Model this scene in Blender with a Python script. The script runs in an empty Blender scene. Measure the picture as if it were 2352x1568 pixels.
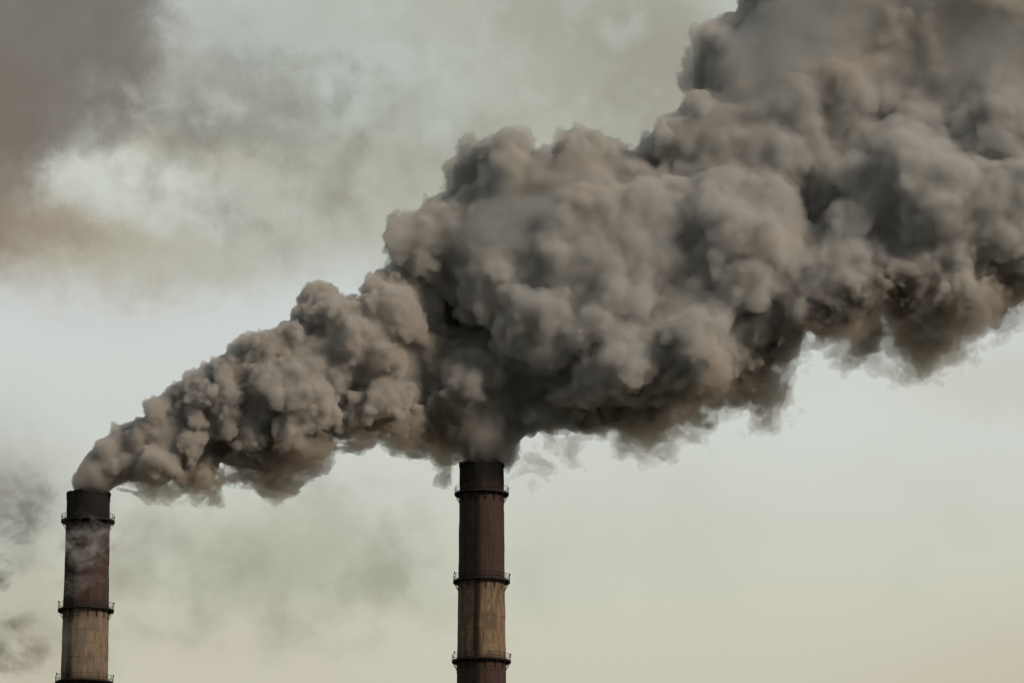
import bpy, bmesh, math, random, time
import numpy as np
from mathutils import Vector
T0 = time.time()
random.seed(7)
SC = bpy.context.scene
COL = SC.collection
R = math.radians

# ---------------------------------------------------------------- camera
PITCH = 13.2
LENS = 150.0
CAMZ = 1.7
D = 768.0                       # metres to the plane the two chimneys stand in
FPX = LENS / 36.0 * 2352.0      # focal length in pixels of the 2352-wide view
cam_d = bpy.data.cameras.new('camera')
cam_d.lens = LENS
cam_d.sensor_width = 36.0
cam_d.clip_start = 1.0
cam_d.clip_end = 30000.0
cam = bpy.data.objects.new('camera', cam_d)
COL.objects.link(cam)
cam.location = (0, 0, CAMZ)
cam.rotation_euler = (R(90 + PITCH), 0, 0)
SC.camera = cam


def ray(px, py):
    x = (px - 1176.0) / FPX
    y = (784.0 - py) / FPX
    c, s = math.cos(R(PITCH)), math.sin(R(PITCH))
    return Vector((x, c - y * s, s + y * c))


def at(px, py, Y=D):
    d = ray(px, py)
    t = Y / d.y
    return Vector((d.x * t, Y, CAMZ + d.z * t))


# ---------------------------------------------------------------- render settings
SC.render.engine = 'CYCLES'
SC.view_settings.view_transform = 'Standard'
SC.view_settings.look = 'None'
SC.view_settings.gamma = 1.0
SC.view_settings.exposure = 0.0
cy = SC.cycles
cy.use_denoising = True
cy.use_adaptive_sampling = True
cy.adaptive_threshold = 0.02
cy.max_bounces = 12
cy.volume_bounces = 7
cy.diffuse_bounces = 2
cy.glossy_bounces = 1
cy.transmission_bounces = 2
cy.transparent_max_bounces = 128
cy.volume_step_rate = 1.0
cy.sample_clamp_indirect = 4.0

# ---------------------------------------------------------------- sun and sky
SUN_DIR = Vector((0.74, -0.58, 0.50)).normalized()     # towards the sun
sun_el = math.asin(SUN_DIR.z)
sun_az = math.atan2(SUN_DIR.x, SUN_DIR.y)
sun_d = bpy.data.lights.new('sun', 'SUN')
sun_d.energy = 2.3
sun_d.angle = R(10)
sun_d.color = (1.0, 0.82, 0.64)
sun = bpy.data.objects.new('sun', sun_d)
COL.objects.link(sun)
sun.rotation_euler = SUN_DIR.to_track_quat('Z', 'Y').to_euler()


def lin(c):
    return tuple(((v / 255.0 + 0.055) / 1.055) ** 2.4 if v > 10 else v / 255.0 / 12.92 for v in c)


world = bpy.data.worlds.new('World')
SC.world = world
world.use_nodes = True
nt = world.node_tree
nt.nodes.clear()
N = nt.nodes.new
L = nt.links.new


def math_node(tree, op, a, b=None, clamp=False):
    n = tree.nodes.new('ShaderNodeMath')
    n.operation = op
    n.use_clamp = clamp
    for i, v in enumerate((a, b)):
        if v is None:
            continue
        if isinstance(v, (int, float)):
            n.inputs[i].default_value = v
        else:
            tree.links.new(v, n.inputs[i])
    return n.outputs[0]


def vmath(tree, op, a, b=None):
    n = tree.nodes.new('ShaderNodeVectorMath')
    n.operation = op
    for i, v in enumerate((a, b)):
        if v is None:
            continue
        if isinstance(v, (tuple, list)):
            n.inputs[i].default_value = v
        else:
            tree.links.new(v, n.inputs[i])
    return n.outputs['Value'] if op in ('DOT_PRODUCT', 'LENGTH') else n.outputs['Vector']


tc = N('ShaderNodeTexCoord')
sep = N('ShaderNodeSeparateXYZ')
L(tc.outputs['Generated'], sep.inputs[0])
az = math_node(nt, 'ARCTAN2', sep.outputs['X'], sep.outputs['Y'])
el = math_node(nt, 'ARCSINE', sep.outputs['Z'])
comb = N('ShaderNodeCombineXYZ')
L(az, comb.inputs[0])
L(el, comb.inputs[1])
PR = 1.0 / FPX                  # radians per pixel of the 2352-wide view


def azel(px, py):
    d = ray(px, py).normalized()
    return math.atan2(d.x, d.y), math.asin(d.z)


def wnoise(scale, detail=4, rough=0.55, dist=0.0, off=0.0):
    n = N('ShaderNodeTexNoise')
    n.noise_dimensions = '4D'
    n.inputs['W'].default_value = off
    n.inputs['Scale'].default_value = scale
    n.inputs['Detail'].default_value = detail
    n.inputs['Roughness'].default_value = rough
    n.inputs['Distortion'].default_value = dist
    L(comb.outputs[0], n.inputs['Vector'])
    return n


# cloud coordinates bent by two sizes of turbulence
w1 = wnoise(18, 3, 0.6, off=2.1)
w2 = wnoise(70, 4, 0.62, off=5.3)
wa = vmath(nt, 'MULTIPLY', vmath(nt, 'SUBTRACT', w1.outputs['Color'], (0.5, 0.5, 0.5)), (0.026, 0.022, 0))
wb = vmath(nt, 'MULTIPLY', vmath(nt, 'SUBTRACT', w2.outputs['Color'], (0.5, 0.5, 0.5)), (0.016, 0.014, 0))
w3 = wnoise(260, 5, 0.65, off=7.7)
wc = vmath(nt, 'MULTIPLY', vmath(nt, 'SUBTRACT', w3.outputs['Color'], (0.5, 0.5, 0.5)), (0.009, 0.008, 0))
pos = vmath(nt, 'ADD', vmath(nt, 'ADD', vmath(nt, 'ADD', comb.outputs[0], wa), wb), wc)

# clear-sky base of the overcast: pale above, warmer and dustier towards the horizon
grad = N('ShaderNodeValToRGB')
L(math_node(nt, 'DIVIDE', el, math.pi / 2), grad.inputs[0])
e = grad.color_ramp.elements
e[0].position = 0.0
e[0].color = lin((140, 126, 108)) + (1,)
e[1].position = 1.0
e[1].color = lin((92, 102, 112)) + (1,)
for el_px, c in ((1568, (204, 199, 180)), (1300, (207, 207, 192)), (1000, (206, 210, 202)), (750, (208, 212, 209)), (-100, (200, 207, 204)), (-1300, (140, 147, 148))):
    k = grad.color_ramp.elements.new(azel(1176, el_px)[1] / (math.pi / 2))
    k.color = lin(c) + (1,)
colr = grad.outputs[0]

sky = N('ShaderNodeTexSky')
sky.sky_type = 'NISHITA'
sky.sun_disc = False
sky.sun_elevation = sun_el
sky.sun_rotation = sun_az
sky.dust_density = 4.0
skyd = N('ShaderNodeMix')
skyd.data_type = 'RGBA'
skyd.inputs[0].default_value = 0.95
skl = vmath(nt, 'MULTIPLY', sky.outputs[0], (0.08, 0.08, 0.08))
L(skl, skyd.inputs[6])
L(colr, skyd.inputs[7])
colr = skyd.outputs[2]

mott = wnoise(42, 5, 0.6, 0.4, off=9.0)
mottv = math_node(nt, 'MULTIPLY', math_node(nt, 'SUBTRACT', mott.outputs[0], 0.5), 2.2)
# (px, py, half-width, half-height, colour, amount, edge hardness, mottling)
CLOUDS = [
    (1250, 130, 700, 330, (170, 170, 154), 0.85, 1.5, 0.35),
    (800, 440, 480, 170, (170, 170, 152), 0.80, 1.5, 0.45),
    (150, 540, 290, 140, (166, 156, 136), 0.75, 1.4, 0.5),
    (420, 600, 360, 60, (172, 170, 150), 0.45, 1.4, 0.9),
    (360, 330, 230, 90, (190, 180, 158), 0.6, 1.3, 0.8),
    (540, 230, 230, 120, (144, 143, 132), 0.85, 1.3, 0.9),
    (590, 125, 60, 30, (122, 121, 118), 0.6, 1.2, 1.0),
    (660, 270, 120, 60, (132, 132, 124), 0.55, 1.2, 1.2),
    (860, 180, 210, 130, (188, 197, 190), 0.85, 1.3, 0.3),
    (600, 50, 170, 80, (178, 184, 176), 0.80, 1.3, 0.2),
    (380, 140, 60, 120, (182, 184, 172), 0.5, 1.3, 0.4),
    (300, 410, 180, 65, (206, 211, 203), 0.90, 1.3, 0.35),
    (320, 480, 150, 40, (196, 200, 190), 0.60, 1.2, 0.5),
    (90, 120, 325, 240, (118, 113, 107), 0.98, 4.5, 0.10),
    (-20, 330, 150, 190, (119, 110, 101), 0.95, 2.5, 0.15),
    (-30, 500, 110, 110, (134, 121, 107), 0.80, 1.6, 0.4),
    (130, 545, 90, 45, (146, 134, 118), 0.55, 1.2, 1.0),
    (620, 1290, 330, 130, (174, 176, 157), 0.80, 1.3, 0.6),
    (800, 1200, 70, 90, (172, 175, 158), 0.55, 1.3, 0.6),
    (1300, 1250, 300, 110, (192, 196, 180), 0.45, 1.2, 0.4),
    (500, 1480, 300, 90, (196, 190, 170), 0.6, 1.2, 0.5),
    (30, 1200, 130, 160, (164, 167, 157), 0.75, 1.2, 1.0),
    (70, 1450, 130, 120, (176, 170, 150), 0.60, 1.2, 0.9),
    (1500, 200, 170, 230, (152, 150, 136), 0.75, 1.4, 0.5),
    (1330, 60, 200, 120, (160, 160, 148), 0.5, 1.3, 0.7),
    (1960, 960, 420, 110, (208, 213, 205), 0.60, 1.3, 0.2),
    (2420, 1600, 330, 160, (190, 180, 156), 0.4, 1.3, 0.2),
    (2300, 880, 200, 70, (196, 194, 180), 0.5, 1.2, 0.5),
]
for (px, py, hw, hh, c, amt, hard, mt) in CLOUDS:
    a0, e0 = azel(px, py)
    v = vmath(nt, 'MULTIPLY', vmath(nt, 'SUBTRACT', pos, (a0, e0, 0)), (1 / (hw * PR), 1 / (hh * PR), 0))
    d2 = vmath(nt, 'DOT_PRODUCT', v, v)
    if hard > 1.0:
        d2 = math_node(nt, 'POWER', d2, hard)
    g = math_node(nt, 'EXPONENT', math_node(nt, 'MULTIPLY', d2, -0.7))
    if mt:
        m = math_node(nt, 'ADD', math_node(nt, 'MULTIPLY', mottv, mt), 1.0)
        g = math_node(nt, 'MULTIPLY', g, m)
    g = math_node(nt, 'MULTIPLY', g, amt, clamp=True)
    mx = N('ShaderNodeMix')
    mx.data_type = 'RGBA'
    L(g, mx.inputs[0])
    L(colr, mx.inputs[6])
    mx.inputs[7].default_value = lin(c) + (1,)
    colr = mx.outputs[2]
# torn, mottled shreds in the high cloud
for (px, py, hw, hh, sc, lo, hi, c, amt, off) in (
        (640, 340, 420, 230, 60, 0.44, 0.74, (132, 130, 121), 0.80, 21.0),
        (600, 280, 400, 200, 120, 0.46, 0.76, (138, 137, 127), 0.60, 33.0),
        (520, 380, 400, 200, 75, 0.48, 0.76, (206, 211, 203), 0.60, 41.0),
        (1250, 250, 650, 320, 48, 0.42, 0.70, (156, 156, 141), 0.55, 51.0),
        (1250, 120, 650, 260, 90, 0.46, 0.74, (188, 196, 188), 0.45, 56.0),
        (520, 1300, 560, 220, 50, 0.42, 0.70, (154, 153, 138), 0.8, 61.0),
        (1700, 1250, 700, 260, 35, 0.46, 0.76, (190, 192, 176), 0.35, 71.0)):
    a0, e0 = azel(px, py)
    v = vmath(nt, 'MULTIPLY', vmath(nt, 'SUBTRACT', pos, (a0, e0, 0)), (1 / (hw * PR), 1 / (hh * PR), 0))
    d2 = vmath(nt, 'DOT_PRODUCT', v, v)
    g = math_node(nt, 'EXPONENT', math_node(nt, 'MULTIPLY', math_node(nt, 'MULTIPLY', d2, d2), -0.7))
    q = wnoise(sc, 5, 0.52, 0.25, off)
    mr = N('ShaderNodeMapRange')
    mr.interpolation_type = 'SMOOTHSTEP'
    L(q.outputs[0], mr.inputs[0])
    mr.inputs[1].default_value = lo
    mr.inputs[2].default_value = hi
    g = math_node(nt, 'MULTIPLY', math_node(nt, 'MULTIPLY', g, mr.outputs[0]), amt, clamp=True)
    mx = N('ShaderNodeMix')
    mx.data_type = 'RGBA'
    L(g, mx.inputs[0])
    L(colr, mx.inputs[6])
    mx.inputs[7].default_value = lin(c) + (1,)
    colr = mx.outputs[2]

# the sky behind the photographer, away from the low glow, is duller
back = N('ShaderNodeMapRange')
back.interpolation_type = 'SMOOTHSTEP'
L(sep.outputs['Y'], back.inputs[0])
back.inputs[1].default_value = -0.7
back.inputs[2].default_value = 0.9
back.inputs[3].default_value = 0.45
back.inputs[4].default_value = 1.0
sc_back = N('ShaderNodeVectorMath')
sc_back.operation = 'SCALE'
L(colr, sc_back.inputs[0])
L(back.outputs[0], sc_back.inputs['Scale'])
colr = sc_back.outputs[0]
bg = N('ShaderNodeBackground')
bg.inputs['Strength'].default_value = 1.0
L(colr, bg.inputs[0])
wo = N('ShaderNodeOutputWorld')
L(bg.outputs[0], wo.inputs['Surface'])


# ---------------------------------------------------------------- helpers
def tag(o, label=None, cat=None, group=None, kind=None):
    if label:
        o['label'] = label
    if cat:
        o['category'] = cat
    if group:
        o['group'] = group
    if kind:
        o['kind'] = kind
    return o


def link(name, me, mat=None, parent=None, smooth=True):
    if mat:
        me.materials.append(mat)
    if smooth:
        me.polygons.foreach_set('use_smooth', [True] * len(me.polygons))
    o = bpy.data.objects.new(name, me)
    COL.objects.link(o)
    if parent:
        o.parent = parent
    return o


def np_mesh(name, v, f):
    me = bpy.data.meshes.new(name)
    me.vertices.add(len(v))
    me.vertices.foreach_set('co', np.ascontiguousarray(v, np.float32).ravel())
    k = f.shape[1]
    me.loops.add(len(f) * k)
    me.loops.foreach_set('vertex_index', np.ascontiguousarray(f, np.int32).ravel())
    me.polygons.add(len(f))
    me.polygons.foreach_set('loop_start', np.arange(0, len(f) * k, k, dtype=np.int32))
    me.update(calc_edges=True)
    return me


# ---------------------------------------------------------------- ground
def new_mat(name):
    m = bpy.data.materials.new(name)
    m.use_nodes = True
    t = m.node_tree
    b = t.nodes['Principled BSDF']
    return m, t, b


gm, gt, gb = new_mat('dry_grass')
gn = gt.nodes.new('ShaderNodeTexNoise')
gn.inputs['Scale'].default_value = 0.02
gn.inputs['Detail'].default_value = 8
gr = gt.nodes.new('ShaderNodeValToRGB')
gr.color_ramp.elements[0].color = (0.05, 0.05, 0.03, 1)
gr.color_ramp.elements[1].color = (0.12, 0.10, 0.07, 1)
gg = gt.nodes.new('ShaderNodeNewGeometry')
gt.links.new(gg.outputs['Position'], gn.inputs['Vector'])
gt.links.new(gn.outputs[0], gr.inputs[0])
gt.links.new(gr.outputs[0], gb.inputs['Base Color'])
gb.inputs['Roughness'].default_value = 1.0
S = 9000.0
gme = np_mesh('ground', np.array([(-S, -S, 0), (S, -S, 0), (S, S, 0), (-S, S, 0)]), np.array([[0, 1, 2, 3]]))
tag(link('ground', gme, gm, smooth=False), kind='structure')


# ---------------------------------------------------------------- chimneys
def shaft_material(name, z_band1, z_band2, z_top, ladder_ang, soot_depth):
    """Old reinforced concrete: painted dull red above z_band1 and below z_band2, bare between; soot from the mouth down."""
    m, t, b = new_mat(name)
    n, l = t.nodes.new, t.links.new
    tcn = n('ShaderNodeTexCoord')
    sp = n('ShaderNodeSeparateXYZ')
    l(tcn.outputs['Object'], sp.inputs[0])
    ang = math_node(t, 'ARCTAN2', sp.outputs['X'], math_node(t, 'MULTIPLY', sp.outputs['Y'], -1))
    z = sp.outputs['Z']

    def noise(sx, sz, detail=5, rough=0.6, off=0.0):
        cb = n('ShaderNodeCombineXYZ')
        l(math_node(t, 'MULTIPLY', ang, sx), cb.inputs[0])
        l(math_node(t, 'MULTIPLY', z, sz), cb.inputs[1])
        cb.inputs[2].default_value = off
        q = n('ShaderNodeTexNoise')
        q.inputs['Scale'].default_value = 1.0
        q.inputs['Detail'].default_value = detail
        q.inputs['Roughness'].default_value = rough
        l(cb.outputs[0], q.inputs['Vector'])
        return q.outputs[0]

    def ramp(v, stops):
        r = n('ShaderNodeValToRGB')
        while len(r.color_ramp.elements) < len(stops):
            r.color_ramp.elements.new(0.5)
        for k, (p, c) in enumerate(stops):
            r.color_ramp.elements[k].position = p
            r.color_ramp.elements[k].color = c + (1,)
        l(v, r.inputs[0])
        return r.outputs[0]

    def mix(f, a, bb, mode='MIX'):
        x = n('ShaderNodeMix')
        x.data_type = 'RGBA'
        x.blend_type = mode
        for i, v in ((0, f), (6, a), (7, bb)):
            if isinstance(v, (int, float)):
                x.inputs[i].default_value = v
            elif isinstance(v, tuple):
                x.inputs[i].default_value = v + (1,)
            else:
                l(v, x.inputs[i])
        return x.outputs[2]
    streak = noise(18, 0.16, 7, 0.72)
    fine = noise(26, 0.9, 4, 0.7, 3.0)
    conc = ramp(streak, [(0.3, (0.10, 0.072, 0.05)), (0.5, (0.28, 0.195, 0.12)), (0.7, (0.50, 0.35, 0.21))])
    conc = mix(ramp(fine, [(0.46, (0, 0, 0)), (0.70, (1, 1, 1))]), conc, (0.50, 0.38, 0.26))
    blk = noise(3.2, 0.42, 2, 0.5, 8.0)
    conc = mix(0.55, conc, ramp(blk, [(0.35, (0.13, 0.10, 0.075)), (0.62, (0.26, 0.20, 0.135))]))
    blotch = ramp(noise(5, 0.22, 5, 0.7, 19.0), [(0.40, (1, 1, 1)), (0.62, (0, 0, 0))])
    conc = mix(math_node(t, 'MULTIPLY', blotch, 0.7), conc, (0.075, 0.06, 0.048))
    # horizontal casting joints every 2.5 m
    saw = math_node(t, 'FRACT', math_node(t, 'DIVIDE', z, 2.5))
    joint = math_node(t, 'LESS_THAN', saw, 0.035)
    conc = mix(math_node(t, 'MULTIPLY', joint, 0.6), conc, (0.10, 0.08, 0.06))
    red = ramp(noise(9, 0.08, 5, 0.6, 5.0), [(0.3, (0.040, 0.031, 0.029)), (0.55, (0.068, 0.044, 0.040)), (0.8, (0.09, 0.052, 0.045))])
    red = mix(math_node(t, 'MULTIPLY', joint, 0.5), red, (0.03, 0.015, 0.012))
    pale = ramp(noise(11, 0.3, 5, 0.7, 23.0), [(0.52, (0, 0, 0)), (0.75, (1, 1, 1))])
    red = mix(math_node(t, 'MULTIPLY', pale, 0.6), red, (0.14, 0.105, 0.09))
    edge = math_node(t, 'MULTIPLY', math_node(t, 'SUBTRACT', noise(30, 0.2, 3, 0.7, 1.0), 0.5), 1.0)
    ze = math_node(t, 'ADD', z, edge)
    upper = math_node(t, 'GREATER_THAN', ze, z_band1)
    lower = math_node(t, 'LESS_THAN', ze, z_band2)
    col = mix(math_node(t, 'MAXIMUM', upper, lower), conc, red)
    # rust streaks running down from each platform
    drip = ramp(noise(34, 0.05, 3, 0.6, 7.0), [(0.48, (0, 0, 0)), (0.66, (1, 1, 1))])
    for zb in (z_band1, z_band2):
        dz = math_node(t, 'DIVIDE', math_node(t, 'SUBTRACT', zb, z), 3.5)
        w = math_node(t, 'MULTIPLY', math_node(t, 'GREATER_THAN', dz, 0.0), math_node(t, 'SUBTRACT', 1.0, dz, True))
        col = mix(math_node(t, 'MULTIPLY', drip, math_node(t, 'MULTIPLY', w, 0.85)), col, (0.03, 0.024, 0.02))
    # soot band running down behind the ladder
    da = math_node(t, 'ABSOLUTE', math_node(t, 'SUBTRACT', math_node(t, 'ADD', ang, math_node(t, 'MULTIPLY', math_node(t, 'SUBTRACT', noise(2, 0.12, 3, 0.6, 11.0), 0.5), 0.16)), ladder_ang))
    s = math_node(t, 'SUBTRACT', 1.0, math_node(t, 'DIVIDE', da, 0.19), True)
    s = math_node(t, 'MULTIPLY', s, 1.7, True)
    col = mix(math_node(t, 'MULTIPLY', s, 0.85), col, (0.018, 0.017, 0.016))
    # soot round the mouth
    so = math_node(t, 'DIVIDE', math_node(t, 'SUBTRACT', ze, z_top - soot_depth), soot_depth)
    so = math_node(t, 'MULTIPLY', math_node(t, 'ADD', so, math_node(t, 'MULTIPLY', math_node(t, 'SUBTRACT', noise(3, 0.2, 4, 0.6, 15.0), 0.5), 0.8)), 1.6, True)
    col = mix(math_node(t, 'MULTIPLY', so, 0.9), col, (0.014, 0.017, 0.019))
    l(col, b.inputs['Base Color'])
    b.inputs['Roughness'].default_value = 0.92
    b.inputs['Specular IOR Level'].default_value = 0.2
    bp = n('ShaderNodeBump')
    bp.inputs['Strength'].default_value = 0.6
    bp.inputs['Distance'].default_value = 0.08
    l(fine, bp.inputs['Height'])
    l(bp.outputs[0], b.inputs['Normal'])
    return m


steel, st, sb = new_mat('sooty_steel')
stn = st.nodes.new('ShaderNodeTexNoise')
stn.inputs['Scale'].default_value = 1.2
stn.inputs['Detail'].default_value = 5
sr = st.nodes.new('ShaderNodeValToRGB')
sr.color_ramp.elements[0].color = (0.010, 0.010, 0.011, 1)
sr.color_ramp.elements[1].color = (0.035, 0.026, 0.020, 1)
st.links.new(stn.outputs[0], sr.inputs[0])
st.links.new(sr.outputs[0], sb.inputs['Base Color'])
sb.inputs['Roughness'].default_value = 0.8
sb.inputs['Metallic'].default_value = 0.3
glass, gt2, gb2 = new_mat('beacon_glass')
gb2.inputs['Base Color'].default_value = (0.12, 0.015, 0.012, 1)
gb2.inputs['Roughness'].default_value = 0.25


class MB:
    def __init__(self):
        self.v, self.f = [], []

    def bar(self, a, b, r, n=6):
        a, b = Vector(a), Vector(b)
        d = (b - a).normalized()
        u = d.orthogonal().normalized()
        w = d.cross(u)
        k = len(self.v)
        for p in (a, b):
            for i in range(n):
                t = 2 * math.pi * i / n
                self.v.append(p + (u * math.cos(t) + w * math.sin(t)) * r)
        for i in range(n):
            j = (i + 1) % n
            self.f.append((k + i, k + j, k + n + j, k + n + i))
        self.f.append(tuple(k + i for i in reversed(range(n))))
        self.f.append(tuple(k + n + i for i in range(n)))

    def ring(self, R0, z, r, n=64, a0=0.0, a1=2 * math.pi, m=6):
        full = abs(a1 - a0 - 2 * math.pi) < 1e-6
        k = len(self.v)
        cnt = n if full else n + 1
        for i in range(cnt):
            t = a0 + (a1 - a0) * i / n
            for j in range(m):
                s = 2 * math.pi * j / m
                rr = R0 + r * math.cos(s)
                self.v.append(Vector((rr * math.sin(t), -rr * math.cos(t), z + r * math.sin(s))))
        for i in range(n):
            i2 = (i + 1) % cnt
            for j in range(m):
                j2 = (j + 1) % m
                self.f.append((k + i * m + j, k + i2 * m + j, k + i2 * m + j2, k + i * m + j2))

    def lathe(self, prof, n=96, wob=None):
        k = len(self.v)
        m = len(prof)
        for i in range(n):
            t = 2 * math.pi * i / n
            for j, (rr, zz) in enumerate(prof):
                if wob:
                    rr, zz = wob(t, j, rr, zz)
                self.v.append(Vector((rr * math.sin(t), -rr * math.cos(t), zz)))
        for i in range(n):
            i2 = (i + 1) % n
            for j in range(m):
                j2 = (j + 1) % m
                self.f.append((k + i * m + j, k + i2 * m + j, k + i2 * m + j2, k + i * m + j2))

    def build(self, name, mat, parent=None, smooth=True):
        me = bpy.data.meshes.new(name)
        me.from_pydata([tuple(p) for p in self.v], [], self.f)
        bm = bmesh.new()
        bm.from_mesh(me)
        bmesh.ops.recalc_face_normals(bm, faces=bm.faces)
        bm.to_mesh(me)
        bm.free()
        return link(name, me, mat, parent, smooth)


def polar(rr, t, z):
    return Vector((rr * math.sin(t), -rr * math.cos(t), z))


def chimney(cx_px, top_py, shaft_px, plats, outer_px, label, seed, ladder_ang, soot, rods):
    """shaft_px: (py, width px) pairs; plats: deck rows py; outer_px: outer width of each platform."""
    rnd = random.Random(seed)
    base = at(cx_px, top_py)
    root = bpy.data.objects.new('smokestack', None)
    COL.objects.link(root)
    root.location = (base.x, D, 0)
    tag(root, label, 'chimney', 'tall banded industrial chimneys')
    mpp = lambda py: (at(100, py) - at(0, py)).length / 100.0
    zz = [at(cx_px, p).z for p, w in shaft_px]
    rr = [w * mpp(p) / 2 for p, w in shaft_px]
    slope = (rr[-1] - rr[0]) / (zz[0] - zz[-1])

    def rad(z):
        if z < zz[-1]:
            return rr[-1] + (zz[-1] - z) * slope * 1.1
        return float(np.interp(z, zz[::-1], rr[::-1]))
    ztop = zz[0]
    pz = [at(cx_px, p).z for p in plats]
    mat = shaft_material('chimney_concrete', pz[1], pz[2], ztop, ladder_ang, soot)
    # shaft, cast in 2.5 m lifts that never line up exactly
    prof = []
    z = 0.0
    while z < ztop - 1.2:
        o = rnd.uniform(-0.035, 0.035)
        prof += [(rad(z) + o, z + 0.03), (rad(z + 2.5) + o * 0.4, min(z + 2.47, ztop - 0.9))]
        z += 2.5
    prof += [(rad(ztop) + 0.02, ztop - 0.8), (rad(ztop) + 0.0, ztop - 0.05)]
    ntop = len(prof) - 1
    prof += [(rad(ztop) - 0.25, ztop), (rad(ztop) - 0.85, ztop - 0.05), (rad(ztop) - 0.9, ztop - 25), (0.02, ztop - 25)]
    prof.append((0.02, 0.0))
    bite = [(rnd.uniform(0, 6.28), rnd.uniform(0.12, 0.3), rnd.uniform(0.10, 0.34)) for _ in range(16)]

    def wob(t, j, r0, z0):
        if ntop <= j <= ntop + 2:
            for (tb, wb, hb) in bite:
                d = abs((t - tb + math.pi) % (2 * math.pi) - math.pi)
                if d < wb:
                    z0 -= hb * (1 - (d / wb) ** 2)
        if j < ntop:
            r0 += 0.02 * math.sin(3 * t + j * 1.3)
        return r0, z0
    mb = MB()
    mb.lathe(prof, 128, wob)
    sh = mb.build('shaft', mat, root, smooth=False)
    # soot crust round the mouth
    mb = MB()
    mb.lathe([(rad(ztop) + 0.02, ztop - 0.55), (rad(ztop) + 0.13, ztop - 0.45), (rad(ztop) + 0.12, ztop - 0.02), (rad(ztop) - 0.3, ztop + 0.05), (rad(ztop) - 0.32, ztop - 0.4)],
             128, lambda t, j, r0, z0: (r0 + 0.05 * math.sin(7 * t + seed) + 0.04 * math.sin(17 * t), z0 + 0.12 * math.sin(3 * t + seed) + 0.09 * math.sin(8 * t + 1 + seed) + 0.05 * math.sin(19 * t)))
    mb.build('rim', steel, root)
    for a, h in rods:
        mb = MB()
        p = polar(rad(ztop) + 0.16, a, ztop - 1.4)
        mb.bar(p, p + Vector((0, 0, 1.4 + h)), 0.045)
        mb.bar(p + Vector((0, 0, 0.9)), polar(rad(ztop) - 0.02, a, ztop - 0.5), 0.04)
        mb.build('lightning_rod', steel, root)
    # platforms
    for i, (z, ow) in enumerate(zip(pz, outer_px)):
        Ro = ow * mpp(plats[i]) / 2
        Ri = rad(z) + 0.03
        pl = MB()
        pl.lathe([(Ri, z - 0.06), (Ro, z - 0.06), (Ro, z + 0.05), (Ri, z + 0.05)], 72)
        pl.lathe([(Ro + 0.005, z - 0.16), (Ro + 0.05, z - 0.16), (Ro + 0.05, z + 0.17), (Ro + 0.005, z + 0.17)], 72)
        for k in range(28):   # grating beams under the deck
            t = 2 * math.pi * k / 28
            pl.bar(polar(Ri, t, z - 0.12), polar(Ro, t, z - 0.12), 0.05, 4)
        deck = pl.build('platform', steel, root, smooth=False)
        rl = MB()
        n = 20
        for k in range(n):
            t = 2 * math.pi * (k + 0.3 * (i % 2)) / n
            j = rnd.uniform(-0.03, 0.03)
            rl.bar(polar(Ro - 0.02, t, z), polar(Ro - 0.02 + j, t, z + 1.22), 0.042)
        for h, q in ((1.20, 0.045), (0.82, 0.03), (0.45, 0.03)):
            rl.ring(Ro - 0.02, z + h, q, 72)
        rl.build('railing', steel, deck)
        nb = 16
        proto = None
        for k in range(nb):
            t = 2 * math.pi * (k + 0.5) / nb
            if proto is None:
                bk = MB()
                bk.bar(polar(Ro - 0.06, 0, z - 0.14), polar(rad(z - 1.55) + 0.03, 0, z - 1.55), 0.055)
                bk.bar(polar(rad(z) + 0.05, 0, z - 0.14), polar(rad(z - 1.75) + 0.04, 0, z - 1.75), 0.05)
                bk.bar(polar((Ro + Ri) / 2, 0, z - 0.14), polar(rad(z - 0.9) + 0.04, 0, z - 0.95), 0.035)
                proto = bk.build('bracket', steel, deck)
                ob = proto
            else:
                ob = proto.copy()
                COL.objects.link(ob)
            ob.rotation_euler = (0, 0, t)
        # warning beacons on the rail
        for t in ((-1.35, 1.5) if i else ()):
            t += 0.1 * i
            bm_ = MB()
            p = polar(Ro, t, z + 1.2)
            bm_.bar(p, p + Vector((0, 0, 0.42)), 0.09, 10)
            bo = bm_.build('beacon', steel, deck)
            bm_ = MB()
            bm_.bar(p + Vector((0, 0, 0.12)), p + Vector((0, 0, 0.37)), 0.13, 12)
            bm_.build('lens', glass, deck, smooth=False)
    # caged ladder
    a = ladder_ang
    ld = MB()
    z0, z1 = 4.0, ztop - 0.3
    step = 3.0
    z = z0
    hw = 0.25
    tang = Vector((math.cos(a), math.sin(a), 0))
    out = Vector((math.sin(a), -math.cos(a), 0))
    P = lambda zc, s, o: out * (rad(zc) + o) + tang * s + Vector((0, 0, zc))
    while z < z1:
        zn = min(z + step, z1)
        for s in (-hw, hw):
            ld.bar(P(z, s, 0.28), P(zn, s, 0.28), 0.035, 4)
            ld.bar(P(z, s, 0.28), P(z, s, -0.02), 0.03, 4)
        q = z
        while q < zn:
            ld.bar(P(q, -hw, 0.28), P(q, hw, 0.28), 0.018, 4)
            q += 0.33
        z = zn
    lo = ld.build('ladder', steel, root)
    cg = MB()
    z = z0 + 2
    strips = (-70, -35, 0, 35, 70)
    while z < z1 - 1:
        prev = None
        for k in range(-5, 6):
            th = R(k * 20)
            p = P(z, math.sin(th) * 0.38, 0.42 + 0.45 * math.cos(th) - 0.08)
            if prev is not None:
                cg.bar(prev, p, 0.03, 4)
            prev = p
        for sdeg in strips:
            th = R(sdeg)
            zn = min(z + 1.2, z1 - 0.5)
            cg.bar(P(z, math.sin(th) * 0.38, 0.34 + 0.45 * math.cos(th)), P(zn, math.sin(th) * 0.38, 0.34 + 0.45 * math.cos(th)), 0.018, 4)
        z += 1.2
    cg.build('safety_cage', steel, lo)
    return root


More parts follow.
